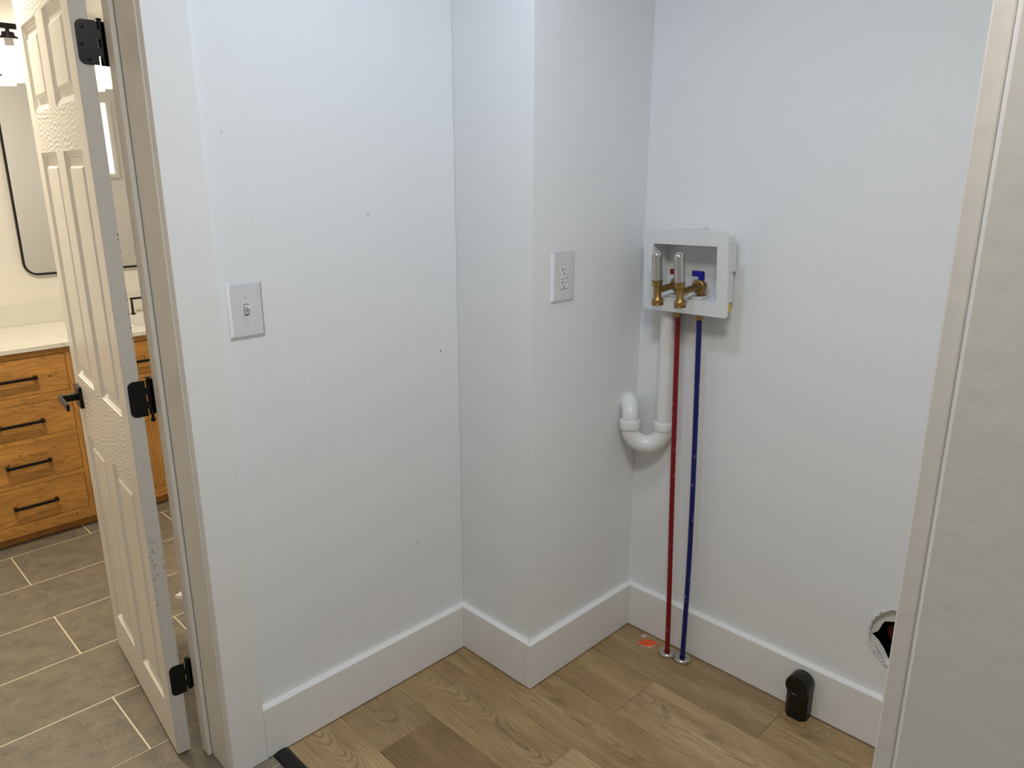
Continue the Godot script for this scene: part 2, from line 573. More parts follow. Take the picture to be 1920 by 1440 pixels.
func trims():
	var Tm = M.trim
	# flat casing of the bathroom door, hinge side and lock side, head
	structure("trim_1", Vector3(XA, 0.001, 1.241), Vector3(XA + T, 2.15, 1.337), Tm, 0.0012)
	structure("trim_2", Vector3(XA, 0.001, 2.052), Vector3(XA + T, 2.15, 2.148), Tm, 0.0012)
	structure("trim_3", Vector3(XA, 2.055, 1.337), Vector3(XA + T, 2.15, 2.052), Tm, 0.0012)
	# jambs with stops
	var j = base("trim_4")
	tag(j, "", "", "", "structure")
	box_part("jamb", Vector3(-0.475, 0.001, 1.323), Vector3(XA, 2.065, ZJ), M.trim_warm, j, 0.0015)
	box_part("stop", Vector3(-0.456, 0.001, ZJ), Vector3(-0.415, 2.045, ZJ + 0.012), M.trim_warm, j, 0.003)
	j = base("trim_5")
	tag(j, "", "", "", "structure")
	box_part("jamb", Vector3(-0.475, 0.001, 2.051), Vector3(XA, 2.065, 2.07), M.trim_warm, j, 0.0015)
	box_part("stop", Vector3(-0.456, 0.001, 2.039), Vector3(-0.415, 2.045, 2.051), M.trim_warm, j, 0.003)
	j = base("trim_6")
	tag(j, "", "", "", "structure")
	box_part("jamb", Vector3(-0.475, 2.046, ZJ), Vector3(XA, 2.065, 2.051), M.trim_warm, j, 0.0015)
	# right side of the laundry opening: jamb board and flat casing
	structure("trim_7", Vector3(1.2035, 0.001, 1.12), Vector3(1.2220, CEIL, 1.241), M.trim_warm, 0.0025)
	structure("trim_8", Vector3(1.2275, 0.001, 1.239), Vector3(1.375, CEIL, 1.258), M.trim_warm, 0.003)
	# baseboards, each with its caulk bead
	var y0 := 0.003
	baseboard("baseboard_left", Vector3(XA, y0, ZB + T), Vector3(XA + T, HB, 1.241), "z")
	baseboard("baseboard_return", Vector3(XA, y0, ZB), Vector3(-0.0006, HB, ZB + T), "x")
	baseboard("baseboard_side", Vector3(0, y0, T), Vector3(T, HB, ZB + T), "z")
	baseboard("baseboard_back", Vector3(0, y0, 0), Vector3(1.55, HB, T), "x")
	baseboard("baseboard_right", Vector3(1.531, y0, T), Vector3(1.55, HB, 1.12), "")

func baseboard(called: String, lo: Vector3, hi: Vector3, axis: String):
	var r = base(called)
	tag(r, "", "", "", "structure")
	box_part("board", lo, hi, M.trim, r, 0.0015)
	if axis == "":
		return
	var b := MB.new()
	var k := 0.006
	var pr := PackedVector2Array([Vector2(0, 0), Vector2(k, 0), Vector2(k * 0.35, k * 0.35), Vector2(0, k)])
	if axis == "z":
		var z0 := lo.z - (T if called == "baseboard_left" else 0.0)
		b.xf = Transform3D(Basis(Vector3.RIGHT, Vector3.UP, Vector3.BACK), Vector3(lo.x, hi.y - 0.0005, 0))
		b.prism(pr, z0, hi.z - (T if called == "baseboard_side" else 0.0), true)
	else:
		b.xf = Transform3D(Basis(Vector3.BACK, Vector3.UP, Vector3.LEFT), Vector3(0, hi.y - 0.0005, lo.z))
		b.prism(pr, -hi.x, -lo.x, true)
	put(b, "caulk_bead", M.caulk, r)

# ---------------------------------------------------------------- floors
func floors():
	var f = base("floor")
	tag(f, "", "", "", "structure")
	box_part("underlay", Vector3(XA, -0.06, 0), Vector3(1.55, -0.008, 1.205), M.underlay, f)
	# [z0, z1, joints along x, [tone, texture] per plank]
	var rows := [
		[1.0085, 1.185, [1.0], [[0, 1], [1, 0]]],
		[0.8105, 1.0085, [-0.096, 1.124], [[3, 1], [2, 0], [1, 1]]],
		[0.6125, 0.8105, [0.272, 1.49], [[1, 1], [0, 0], [1, 2]]],
		[0.4145, 0.6125, [0.90], [[1, 2], [3, 0]]],
		[0.2165, 0.4145, [0.2685, 1.488], [[1, 0], [0, 2], [1, 1]]],
		[0.0185, 0.2165, [0.62], [[3, 0], [1, 2]]],
		[-0.0, 0.0185, [], [[3, 2]]],
	]
	var n := 0
	for r in rows:
		var xs := [XA]
		xs.append_array(r[2])
		xs.append(1.55)
		for i in xs.size() - 1:
			var a: float = xs[i]
			var c: float = xs[i + 1]
			if a >= 1.55: continue
			c = minf(c, 1.55)
			var b := MB.new()
			b.uvs = Vector2(1.0 / 1.22, 1.0 / 0.198)
			b.uvo = Vector2(fposmod(n * 0.377, 1.0) - a / 1.22, -r[0] / 0.198)
			b.box(Vector3(a + 0.0002, -0.008, r[0] + 0.0002), Vector3(c - 0.0002, 0.0, r[1] - 0.0002), 0.0006)
			var t = r[3][mini(i, r[3].size() - 1)]
			put(b, "plank", M.oak[t[0]][t[1]], f)
			n += 1
	# tile in the bathroom and the hall
	var g = base("floor_bathroom")
	tag(g, "", "", "", "structure")
	box_part("grout_bed", Vector3(XW, -0.06, -0.72), Vector3(XA, -0.0007, 2.62), M.grout, g)
	var h = base("floor_hall")
	tag(h, "", "", "", "structure")
	box_part("grout_bed", Vector3(XA, -0.06, 1.205), Vector3(2.30, -0.0007, 3.60), M.grout, h)
	var w := 0.3065
	var L := 0.6172
	var gp := 0.0021
	var rng := RandomNumberGenerator.new()
	rng.seed = 7
	for k in range(-3, 15):
		var x0: float = -2.09364 + k * w
		var zj: float = 1.456 if posmod(k, 2) == 0 else 1.1474
		for q in range(-5, 5):
			var z0: float = zj + q * L
			for inb in [true, false]:
				var lo := Vector2(maxf(x0, XW if inb else XA), maxf(z0, -0.72 if inb else 1.205))
				var hi := Vector2(minf(x0 + w, XA if inb else 2.30), minf(z0 + L, 2.62 if inb else 3.60))
				if hi.x - lo.x < 0.02 or hi.y - lo.y < 0.02: continue
				if inb and lo.x > -0.47 and (hi.y < 1.33 or lo.y > 2.06): continue
				var b := MB.new()
				b.xf = Transform3D(Basis(Vector3(0, 0, 1), Vector3.UP, Vector3(-1, 0, 0)), Vector3.ZERO)   # local x runs along world z
				b.uvs = Vector2(1.0 / 0.61, 1.0 / 0.305)
				b.uvo = Vector2(rng.randf(), rng.randf())
				var ex: float = 0.0 if is_equal_approx(hi.x, XA) or is_equal_approx(lo.x, XA) else gp
				b.box(Vector3(lo.y + gp, -0.012, -hi.x + ex), Vector3(hi.y - gp, 0.0, -lo.x - ex), 0.0005)
				put(b, "tile", M.tile[rng.randi() % 3], g if inb else h)
	# black threshold between the plank and the tile
	var b := MB.new()
	var pr := PackedVector2Array([Vector2(1.181, -0.002)])
	for i in 13:
		var a := PI * (1.0 - i / 12.0)
		pr.append(Vector2(1.2035 + cos(a) * 0.0225, 0.0005 + sin(a) * 0.0085))
	pr.append(Vector2(1.226, -0.002))
	b.xf = Transform3D(Basis(Vector3.BACK, Vector3.UP, Vector3.LEFT), Vector3.ZERO)
	b.prism(pr, -1.2035, 0.2905, true)
	tag(put(b, "threshold_strip", M.black_plastic), "black rounded threshold strip between plank floor and hall tile", "threshold")

# ---------------------------------------------------------------- bathroom door
func door():
	var L := 0.66
	var H0 := 0.012
	var H1 := 2.036
	var th := 0.035
	var an := deg_to_rad(5.46)
	var r := base("door_1", Vector3(-0.4706, 0, 1.4145))
	tag(r, "", "", "", "structure")
	# local x along the width away from the hinges, y up, z out of the face that we see
	r.basis = Basis(Vector3(-cos(an), 0, -sin(an)), Vector3.UP, Vector3(-sin(an), 0, cos(an)))
	# the basis is mirrored, so build in it directly
	r.basis = Basis()
	var F := Transform3D(Basis(Vector3(-cos(an), 0, -sin(an)), Vector3.UP, Vector3(-sin(an), 0, cos(an))), Vector3.ZERO)
	var m := 0.0685
	var w := 0.2173
	var cols := [0.0, m, m + w, L - m - w, L - m, L]
	var rows := [H0, 0.150, 0.787, 0.972, 1.606, 1.711, 1.926, H1]
	var slab := MB.new()
	slab.xf = F
	slab.quad(Vector3(0, H0, -th), Vector3(L, H0, -th), Vector3(L, H1, -th), Vector3(0, H1, -th), Vector3(0, 0, -1))
	for y in [H0, H1]:
		slab.quad(Vector3(0, y, -th), Vector3(L, y, -th), Vector3(L, y, 0), Vector3(0, y, 0), Vector3(0, 1 if y == H1 else -1, 0))
	slab.quad(Vector3(L, H0, -th), Vector3(L, H1, -th), Vector3(L, H1, 0), Vector3(L, H0, 0), Vector3(1, 0, 0))
	var ed := MB.new()
	ed.xf = F
	ed.quad(Vector3(0, H0, -th), Vector3(0, H1, -th), Vector3(0, H1, -0.001), Vector3(0, H0, -0.001), Vector3(-1, 0, 0))
	ed.quad(Vector3(0, H0, -0.001), Vector3(0, H1, -0.001), Vector3(0.001, H1, 0), Vector3(0.001, H0, 0), Vector3(-1, 0, 1).normalized())
	var stiles := MB.new()
	stiles.xf = F
	stiles.uvs = Vector2(1, 1) / 0.42
	var rails := MB.new()
	rails.xf = F
	rails.uvs = Vector2(1, 1) / 0.42
	var Z := Vector3(0, 0, 1)
	for i in 5:
		for k in 7:
			var panel: bool = (i == 1 or i == 3) and (k == 1 or k == 3 or k == 5)
			var x0: float = cols[i]
			var x1: float = cols[i + 1]
			var y0: float = rows[k]
			var y1: float = rows[k + 1]
			var P := [Vector3(x0, y0, 0), Vector3(x1, y0, 0), Vector3(x1, y1, 0), Vector3(x0, y1, 0)]
			if panel:
				raised_panel(r, F, x0, x1, y0, y1)
			elif i == 0 or i == 4 or (i == 2 and k % 2 == 1):
				stiles.quad(P[0], P[1], P[2], P[3], Z, Vector2(y0, x0), Vector2(y0, x1), Vector2(y1, x1), Vector2(y1, x0))
			else:
				rails.quad(P[0], P[1], P[2], P[3], Z, Vector2(x0, y0), Vector2(x1, y0), Vector2(x1, y1), Vector2(x0, y1))
	put(slab, "core", M.door, r)
	put(ed, "hinge_edge", M.door_edge_shade, r)
	put(stiles, "stile", M.door, r)
	put(rails, "rail", M.door_grain, r)
	# worn spots on the hinge edge
	var rng := RandomNumberGenerator.new()
	rng.seed = 31
	var ch := MB.new()
	ch.xf = F
	var spots := []
	for i in 26: spots.append(Vector2(rng.randf_range(0.50, 0.70), rng.randf_range(-0.016, -0.003)))
	for i in 16: spots.append(Vector2(rng.randf_range(0.05, 0.62), -0.033 + rng.randf_range(0, 0.002) if i % 3 else -0.004))
	for i in 14: spots.append(Vector2(rng.randf_range(0.98, 1.45), -0.0335))
	for s in spots:
		var a := rng.randf_range(0.0005, 0.0014)
		var t := rng.randf_range(0.0008, 0.0040)
		ch.quad(Vector3(-0.0002, s.x - t, s.y), Vector3(-0.0002, s.x, s.y - a), Vector3(-0.0002, s.x + t, s.y + a * 0.3), Vector3(-0.0002, s.x + t * 0.2, s.y + a), Vector3(-1, 0, 0))
	tag(put(ch, "chipped_paint", M.hinge, r), "dark chips in the paint of the hinge edge", "", "", "stuff")
	# hinges
	for hy in [0.240, 1.030, 1.823]:
		hinge(r, F, hy)
	lever(r, F)

func raised_panel(r: Node3D, F: Transform3D, x0: float, x1: float, y0: float, y1: float):
	var pf := [Vector2(0, 0), Vector2(0.002, -0.0035), Vector2(0.006, -0.0035), Vector2(0.008, -0.0065), Vector2(0.012, -0.0065), Vector2(0.015, -0.010), Vector2(0.034, -0.0085), Vector2(0.039, -0.003), Vector2(0.041, -0.0025)]
	var b := MB.new()
	b.xf = F
	for i in pf.size() - 1:
		var p: Vector2 = pf[i]
		var q: Vector2 = pf[i + 1]
		var d := q - p
		var A := [Vector3(x0 + p.x, y0 + p.x, p.y), Vector3(x1 - p.x, y0 + p.x, p.y), Vector3(x1 - p.x, y1 - p.x, p.y), Vector3(x0 + p.x, y1 - p.x, p.y)]
		var B := [Vector3(x0 + q.x, y0 + q.x, q.y), Vector3(x1 - q.x, y0 + q.x, q.y), Vector3(x1 - q.x, y1 - q.x, q.y), Vector3(x0 + q.x, y1 - q.x, q.y)]
		var inw := [Vector3(0, 1, 0), Vector3(-1, 0, 0), Vector3(0, -1, 0), Vector3(1, 0, 0)]
		for k in 4:
			var n: Vector3 = (inw[k] * (-d.y) + Vector3(0, 0, 1) * d.x).normalized()
			b.quad(A[k], A[(k + 1) % 4], B[(k + 1) % 4], B[k], n)
	var e: Vector2 = pf[pf.size() - 1]
	b.quad(Vector3(x0 + e.x, y0 + e.x, e.y), Vector3(x1 - e.x, y0 + e.x, e.y), Vector3(x1 - e.x, y1 - e.x, e.y), Vector3(x0 + e.x, y1 - e.x, e.y), Vector3(0, 0, 1))
	put(b, "panel", M.door, r)

func hinge(r: Node3D, F: Transform3D, hy: float):
	var hr := Node3D.new()
	hr.name = "hinge"
	r.add_child(hr, true)
	# leaf on the door edge; local plane x = 0, z from -0.007 (face side) to the barrel
	var b := MB.new()
	b.xf = F * Transform3D(Basis(Vector3(0, 0, -1), Vector3.UP, Vector3(1, 0, 0)), Vector3(-0.0022, hy, 0))   # local x = away from the face, local z = into the door
	var h := 0.0445
	var poly := PackedVector2Array()
	var R := 0.014
	for i in 7:
		var a := PI / 2 + PI / 2 * i / 6.0
		poly.append(Vector2(0.007 + R + cos(a) * R, h - R + sin(a) * R))
	for i in 7:
		var a := PI + PI / 2 * i / 6.0
		poly.append(Vector2(0.007 + R + cos(a) * R, -h + R + sin(a) * R))
	poly.append(Vector2(0.046, -h))
	# knuckle notches along the barrel side
	poly.append(Vector2(0.046, -h + 0.018)); poly.append(Vector2(0.054, -h + 0.018))
	poly.append(Vector2(0.054, -h + 0.036)); poly.append(Vector2(0.046, -h + 0.036))
	poly.append(Vector2(0.046, h - 0.036)); poly.append(Vector2(0.054, h - 0.036))
	poly.append(Vector2(0.054, h - 0.018)); poly.append(Vector2(0.046, h - 0.018))
	poly.append(Vector2(0.046, h))
	b.prism(poly, 0.0, 0.0022)
	put(b, "leaf", M.hinge, hr)
	for s in [Vector2(0.020, 0.031), Vector2(0.015, -0.004), Vector2(0.026, -0.033)]:
		b = MB.new()
		b.xf = F * Transform3D(Basis(Vector3(0, 0, -1), Vector3(-1, 0, 0), Vector3(0, -1, 0)), Vector3(-0.0022, hy + s.y, -s.x))
		b.lathe([Vector2(0.0042, -0.0005), Vector2(0.0042, 0.0006), Vector2(0.003, 0.0011), Vector2(0, 0.0012)], 14)
		put(b, "screw", M.screw, hr)
	# barrel in five knuckles with a pin; world point of the pin less the root's place
	var P := Vector3(-0.474 + 0.4706, hy, 1.3572 - 1.4145)
	b = MB.new()
	b.xf = Transform3D(Basis(), P)
	for k in 5:
		var a := -h + k * 0.0178
		b.lathe([Vector2(0, a + 0.0003), Vector2(0.0056, a + 0.0003), Vector2(0.0062, a + 0.0009), Vector2(0.0062, a + 0.0169), Vector2(0.0056, a + 0.0175), Vector2(0, a + 0.0175)], 16)
	put(b, "barrel", M.hinge, hr)
	b = MB.new()
	b.xf = Transform3D(Basis(), P)
	b.lathe([Vector2(0, h + 0.007), Vector2(0.0045, h + 0.0062), Vector2(0.0062, h + 0.0035), Vector2(0.0062, h + 0.0025), Vector2(0.0035, h + 0.002), Vector2(0.0035, h - 0.001)], 16)
	if hy > 0.9 and hy < 1.2:     # only the middle pin hangs out below
		b.lathe([Vector2(0.0035, -h + 0.001), Vector2(0.0035, -h - 0.010), Vector2(0.0055, -h - 0.0105), Vector2(0.0058, -h - 0.0165), Vector2(0.004, -h - 0.019), Vector2(0, -h - 0.0195)], 16)
	put(b, "pin", M.hinge, hr)
	# leaf on the jamb
	b = MB.new()
	b.box(Vector3(-0.472 + 0.4706, hy - h, ZJ + 0.0003 - 1.4145), Vector3(-0.457 + 0.4706, hy + h, ZJ + 0.0024 - 1.4145))
	b.box(Vector3(-0.4785 + 0.4706, hy - h, ZJ + 0.0003 - 1.4145), Vector3(-0.472 + 0.4706, hy + h, 1.3535 - 1.4145), 0.001)
	put(b, "jamb_leaf", M.hinge, hr)

func lever(r: Node3D, F: Transform3D):
	var hr := Node3D.new()
	hr.name = "lever_handle"
	r.add_child(hr, true)
	hr.set_meta("label", "black square lever handle")
	var s := 0.600
	var y := 0.905
	var b := MB.new()
	b.xf = F
	b.box(Vector3(s - 0.0325, y - 0.0325, 0.0), Vector3(s + 0.0325, y + 0.0325, 0.010), 0.0012)
	put(b, "rosette", M.bronze, hr)
	b = MB.new()
	b.xf = F
	b.box(Vector3(s - 0.010, y - 0.010, 0.010), Vector3(s + 0.010, y + 0.010, 0.052), 0.001)
	put(b, "neck", M.bronze, hr)
	b = MB.new()
	b.xf = F
	b.box(Vector3(s - 0.115, y - 0.010, 0.050), Vector3(s + 0.010, y + 0.010, 0.058), 0.001)
	put(b, "lever", M.bronze, hr)

# ---------------------------------------------------------------- switch, outlet, marks on the walls
# local x along the wall to the right as one faces it, y up, z out of the wall
func on_left(z: float, y: float) -> Transform3D:
	return Transform3D(Basis(Vector3(0, 0, -1), Vector3.UP, Vector3(1, 0, 0)), Vector3(XA, y, z))
func on_side(z: float, y: float) -> Transform3D:
	return Transform3D(Basis(Vector3(0, 0, -1), Vector3.UP, Vector3(1, 0, 0)), Vector3(0, y, z))

func plate(r: Node3D, w: float, h: float, hole: Vector2, mat_: Material):
	var b := MB.new()
	var O := round_rect(w, h, 0.003, 3)
	var I := round_rect(w - 0.014, h - 0.014, 0.003, 3)
	var Hh := round_rect(hole.x, hole.y, 0.0006, 3)
	var d := 0.0062
	var m := O.size()
	for i in m:
		var j := (i + 1) % m
		var o0 := b.v3(O[i], 0); var o1 := b.v3(O[j], 0)
		var e0 := b.v3(O[i], 0.0022); var e1 := b.v3(O[j], 0.0022)
		var i0 := b.v3(I[i], d); var i1 := b.v3(I[j], d)
		var no := Vector3(O[i].x - I[i].x, O[i].y - I[i].y, 0).normalized()
		var n2 := (no + Vector3(0, 0, 1.6)).normalized()
		b.quad(o0, o1, e1, e0, no)
		b.quad(e0, e1, i1, i0, n2)
		b.quad(i0, i1, b.v3(Hh[j], d), b.v3(Hh[i], d), Vector3(0, 0, 1))
		b.quad(b.v3(Hh[i], d), b.v3(Hh[j], d), b.v3(Hh[j], 0.001), b.v3(Hh[i], 0.001), -Vector3(Hh[i].x, Hh[i].y, 0).normalized())
	put(b, "face_plate", mat_, r)

func plate_screw(r: Node3D, x: float, y: float, turn: float, big: bool):
	var s := Node3D.new()
	s.name = "screw"
	r.add_child(s, true)
	s.position = Vector3(x, y, 0.0062)
	var b := MB.new()
	b.xf = Transform3D(Basis(Vector3.RIGHT, Vector3(0, 0, 1), Vector3(0, -1, 0)), Vector3.ZERO)
	var k := 0.0029 if big else 0.0026
	b.lathe([Vector2(k, -0.0004), Vector2(k, 0.0004), Vector2(k * 0.7, 0.0008), Vector2(0, 0.0009)], 14)
	put(b, "head", M.device if big else M.plate, s)
	b = MB.new()
	b.xf = Transform3D(Basis(Vector3(0, 0, 1), turn), Vector3.ZERO)
	b.box(Vector3(-0.00045, -k * 0.95, 0.0005), Vector3(0.00045, k * 0.95, 0.0010))
	put(b, "slot", M.slot, s)

func wall_details():
	# toggle switch
	var r := base("light_switch")
	r.transform = on_left(1.1705, 1.2415)
	tag(r, "white toggle light switch with oversized plate beside door casing", "switch")
	plate(r, 0.0885, 0.1375, Vector2(0.0128, 0.0275), M.plate)
	plate_screw(r, 0, 0.030, 0.7, true)
	plate_screw(r, 0, -0.030, 0.0, true)
	box_part("collar", Vector3(-0.0049, -0.0118, 0.001), Vector3(0.0049, 0.0118, 0.0068), M.device, r, 0.0005)
	var b := MB.new()
	b.xf = Transform3D(Basis(Vector3.RIGHT, deg_to_rad(-24)), Vector3(0, 0.0015, 0.006))
	b.box(Vector3(-0.0036, -0.0040, 0.0), Vector3(0.0036, 0.0040, 0.0165), 0.0014)
	put(b, "toggle", M.device, r)
	box_part("recess", Vector3(-0.0044, -0.0113, 0.0066), Vector3(0.0044, -0.0100, 0.0071), M.slot, r)
	# outlet
	r = base("wall_outlet")
	r.transform = on_side(0.3835, 1.2720)
	tag(r, "white duplex outlet with test button on the projecting wall", "outlet")
	plate(r, 0.0945, 0.1400, Vector2(0.0335, 0.0675), M.plate)
	plate_screw(r, 0, 0.0485, 0.05, false)
	plate_screw(r, 0, -0.0485, 0.05, false)
	box_part("insert", Vector3(-0.0160, -0.0330, 0.001), Vector3(0.0160, 0.0330, 0.0070), M.device, r, 0.0008)
	for sy in [0.0185, -0.0185]:
		var fc := box_part("receptacle", Vector3(-0.0150, sy - 0.0130, 0.0068), Vector3(0.0150, sy + 0.0130, 0.0078), M.device, r, 0.0006)
		var y0: float = sy + 0.0035
		b = MB.new()
		b.box(Vector3(-0.0074, y0 - 0.0050, 0.0078), Vector3(-0.0058, y0 + 0.0050, 0.00795))
		b.box(Vector3(-0.0105, y0 - 0.0011, 0.0078), Vector3(-0.0058, y0 + 0.0011, 0.00795))
		put(b, "slot", M.slot, fc)
		box_part("slot", Vector3(0.0058, y0 - 0.0042, 0.0078), Vector3(0.0072, y0 + 0.0042, 0.00795), M.slot, fc)
		b = MB.new()
		b.xf = Transform3D(Basis(Vector3.RIGHT, Vector3(0, 0, 1), Vector3(0, -1, 0)), Vector3(0, sy - 0.0082, 0.0078))
		b.lathe([Vector2(0.0025, 0), Vector2(0.0025, 0.00015), Vector2(0, 0.0002)], 12)
		put(b, "ground_slot", M.slot, fc)
	var tb := box_part("test_button", Vector3(-0.0140, -0.0042, 0.0068), Vector3(0.0115, 0.0042, 0.0080), M.device, r, 0.0006)
	box_part("seam", Vector3(-0.0150, -0.0054, 0.0069), Vector3(0.0150, -0.0045, 0.0071), M.slot, tb)
	box_part("seam", Vector3(0.0122, -0.0045, 0.0069), Vector3(0.0130, 0.0052, 0.0071), M.slot, tb)
	# marks in the paint, parts of the wall they are in
	var wl := get_node("wall_left")
	for p in [Vector2(0.8068, 1.448), Vector2(0.686, 0.449)]:
		b = MB.new()
		b.xf = on_left(p.x, p.y) * Transform3D(Basis(Vector3.RIGHT, Vector3(0, 0, 1), Vector3(0, -1, 0)), Vector3.ZERO)
		b.lathe([Vector2(0.0042, 0.0), Vector2(0.0040, 0.0006), Vector2(0.0032, 0.0006), Vector2(0.0029, 0.0)], 18)
		put(b, "nail_dimple", M.grey_mark, wl)
	b = MB.new()
	b.xf = on_left(0.5754, 1.0392)
	b.prism(PackedVector2Array([Vector2(0.0008, 0.0042), Vector2(-0.0012, 0.0022), Vector2(-0.0012, -0.0026), Vector2(0.0010, -0.0044), Vector2(0.0014, -0.0032), Vector2(0.0002, -0.0020), Vector2(0.0016, -0.0002), Vector2(0.0002, 0.0012), Vector2(0.0016, 0.0034)]), 0.0, 0.0003)
	tag(put(b, "crayon_mark", M.purple, wl), "tiny purple crayon mark")
	for p in [Vector2(0.6865, 1.443), Vector2(1.186, 1.642)]:
		b = MB.new()
		b.xf = on_left(p.x, p.y) * Transform3D(Basis(Vector3(0, 0, 1), -0.35), Vector3.ZERO)
		b.box(Vector3(-0.0006, -0.0036, 0), Vector3(0.0006, 0.0036, 0.0006), 0.0003)
		put(b, "scratch", M.grey_mark, wl)

# ---------------------------------------------------------------- washer outlet box with its valves
func valve_box():
	var r := base("washer_outlet_box", Vector3(0.205, 1.276, 0.084))
	tag(r, "white plastic washer outlet box with brass valves hung on wall", "outlet box")
	r.basis = Basis(Vector3(0, 0, 1), deg_to_rad(1.4)) * Basis(Vector3.RIGHT, deg_to_rad(3.0))
	# frame
	var b := MB.new()
	var n := 6
	var O := round_rect(0.280, 0.240, 0.007, n)
	var I := round_rect(0.211, 0.156, 0.002, n)
	b.ring(O, I, -0.004, 0.004)
	put(b, "frame", M.abs, r)
	# body: side walls, back, floor and stepped bosses
	b = MB.new()
	b.ring(round_rect(0.224, 0.176, 0.004, n), round_rect(0.2115, 0.1565, 0.002, n), -0.076, -0.004)
	b.box(Vector3(-0.108, -0.082, -0.0785), Vector3(0.108, 0.082, -0.0745))
	put(b, "body", M.abs, r)
	b = MB.new()
	b.box(Vector3(0.109, 0.000, -0.070), Vector3(0.124, 0.088, -0.004), 0.002)
	b.box(Vector3(0.100, 0.068, -0.070), Vector3(0.121, 0.103, -0.008), 0.003)
	b.box(Vector3(0.110, -0.086, -0.062), Vector3(0.121, 0.0, -0.004), 0.002)
	put(b, "side_bracket", M.abs, r)
	box_part("bottom_bracket", Vector3(0.070, -0.112, -0.052), Vector3(0.118, -0.086, -0.010), M.abs, r, 0.002)
	b = MB.new()
	b.box(Vector3(0.113, -0.1110, -0.046), Vector3(0.1240, -0.0880, -0.020), 0.001)
	tag(put(b, "clip", M.yellow, r), "small yellow clip")
	box_part("mark", Vector3(0.1185, 0.078, -0.022), Vector3(0.1216, 0.102, -0.0075), M.ink, r)
	box_part("top_knockout", Vector3(-0.052, 0.086, -0.076), Vector3(0.030, 0.124, -0.040), M.abs, r, 0.004)
	# floor collar plates under the valves
	for x in [-0.045, 0.030]:
		box_part("valve_plate", Vector3(x - 0.022, -0.078, -0.062), Vector3(x + 0.022, -0.0715, -0.006), M.abs, r, 0.002)
	# valves: body, arm to the front, arrestor, hose thread, lever
	for k in 2:
		var x: float = [-0.045, 0.030][k]
		var v := Node3D.new()
		v.name = "valve"
		r.add_child(v, true)
		v.set_meta("label", ["brass valve with red lever", "brass valve with blue lever"][k])
		var z0 := -0.034
		b = MB.new()     # round body, axis along z
		b.xf = Transform3D(Basis(Vector3.RIGHT, Vector3(0, 0, 1), Vector3(0, -1, 0)), Vector3(x, -0.044, z0))
		b.lathe([Vector2(0, -0.022), Vector2(0.012, -0.021), Vector2(0.014, -0.016), Vector2(0.014, -0.006), Vector2(0.019, -0.003), Vector2(0.0205, 0.002), Vector2(0.0205, 0.009), Vector2(0.018, 0.012), Vector2(0.0135, 0.013), Vector2(0.0125, 0.022), Vector2(0.0105, 0.023)], 24)
		b.xf = Transform3D(Basis(), Vector3(x, -0.075, z0 - 0.006))
		b.lathe([Vector2(0.017, -0.004), Vector2(0.017, 0.004), Vector2(0.011, 0.006), Vector2(0.011, 0.022)], 20)
		put(b, "valve_body", M.brass, v)
		b = MB.new()
		b.tube([Vector3(x, -0.044, z0 + 0.02), Vector3(x - 0.003, -0.047, 0.066)], [0.0098], 18)
		put(b, "arm", M.brass, v)
		b = MB.new()
		b.xf = Transform3D(Basis(Vector3(0, 0, 1), deg_to_rad(1.0 if k == 0 else 2.0)), Vector3(x - 0.003, -0.047, 0.066))
		b.lathe([Vector2(0, -0.042), Vector2(0.0155, -0.042), Vector2(0.0168, -0.040), Vector2(0.0155, -0.0385), Vector2(0.0168, -0.037), Vector2(0.0155, -0.0355), Vector2(0.0168, -0.034), Vector2(0.0160, -0.030), Vector2(0.0165, -0.026), Vector2(0.0105, -0.018), Vector2(0.0098, 0.012), Vector2(0.0145, 0.014), Vector2(0.0145, 0.026), Vector2(0.0165, 0.027), Vector2(0.0165, 0.031), Vector2(0.0145, 0.032)], 24)
		put(b, "hose_fitting", M.brass, v)
		var a := MB.new()
		a.xf = Transform3D(Basis(Vector3(0, 0, 1), deg_to_rad(1.0 if k == 0 else 2.0)), Vector3(x - 0.003, -0.047, 0.066))
		var pr := [Vector2(0.0148, 0.0315), Vector2(0.0148, 0.096)]
		for i in 7:
			var t := PI / 2 * i / 6.0
			pr.append(Vector2(cos(t) * 0.0148, 0.099 + sin(t) * 0.0150))
		a.lathe(pr, 28)
		put(a, "hammer_arrestor", M.chrome, v)
		if k == 1:
			a = MB.new()
			a.box(Vector3(x - 0.0195, -0.006, 0.054), Vector3(x - 0.0160, 0.038, 0.066), 0.001)
			put(a, "paper_label", M.paper, v)
		b = MB.new()
		b.xf = Transform3D(Basis(Vector3.UP, deg_to_rad(-8)), Vector3(x + 0.004, -0.022, z0 + 0.002))
		b.box(Vector3(-0.006, -0.004, -0.006), Vector3(0.010, 0.010, 0.006), 0.0015)
		b.box(Vector3(-0.030, 0.006, -0.006), Vector3(0.010, 0.022, 0.006), 0.002)
		put(b, "lever", [M.red_lever, M.blue_lever][k], v)

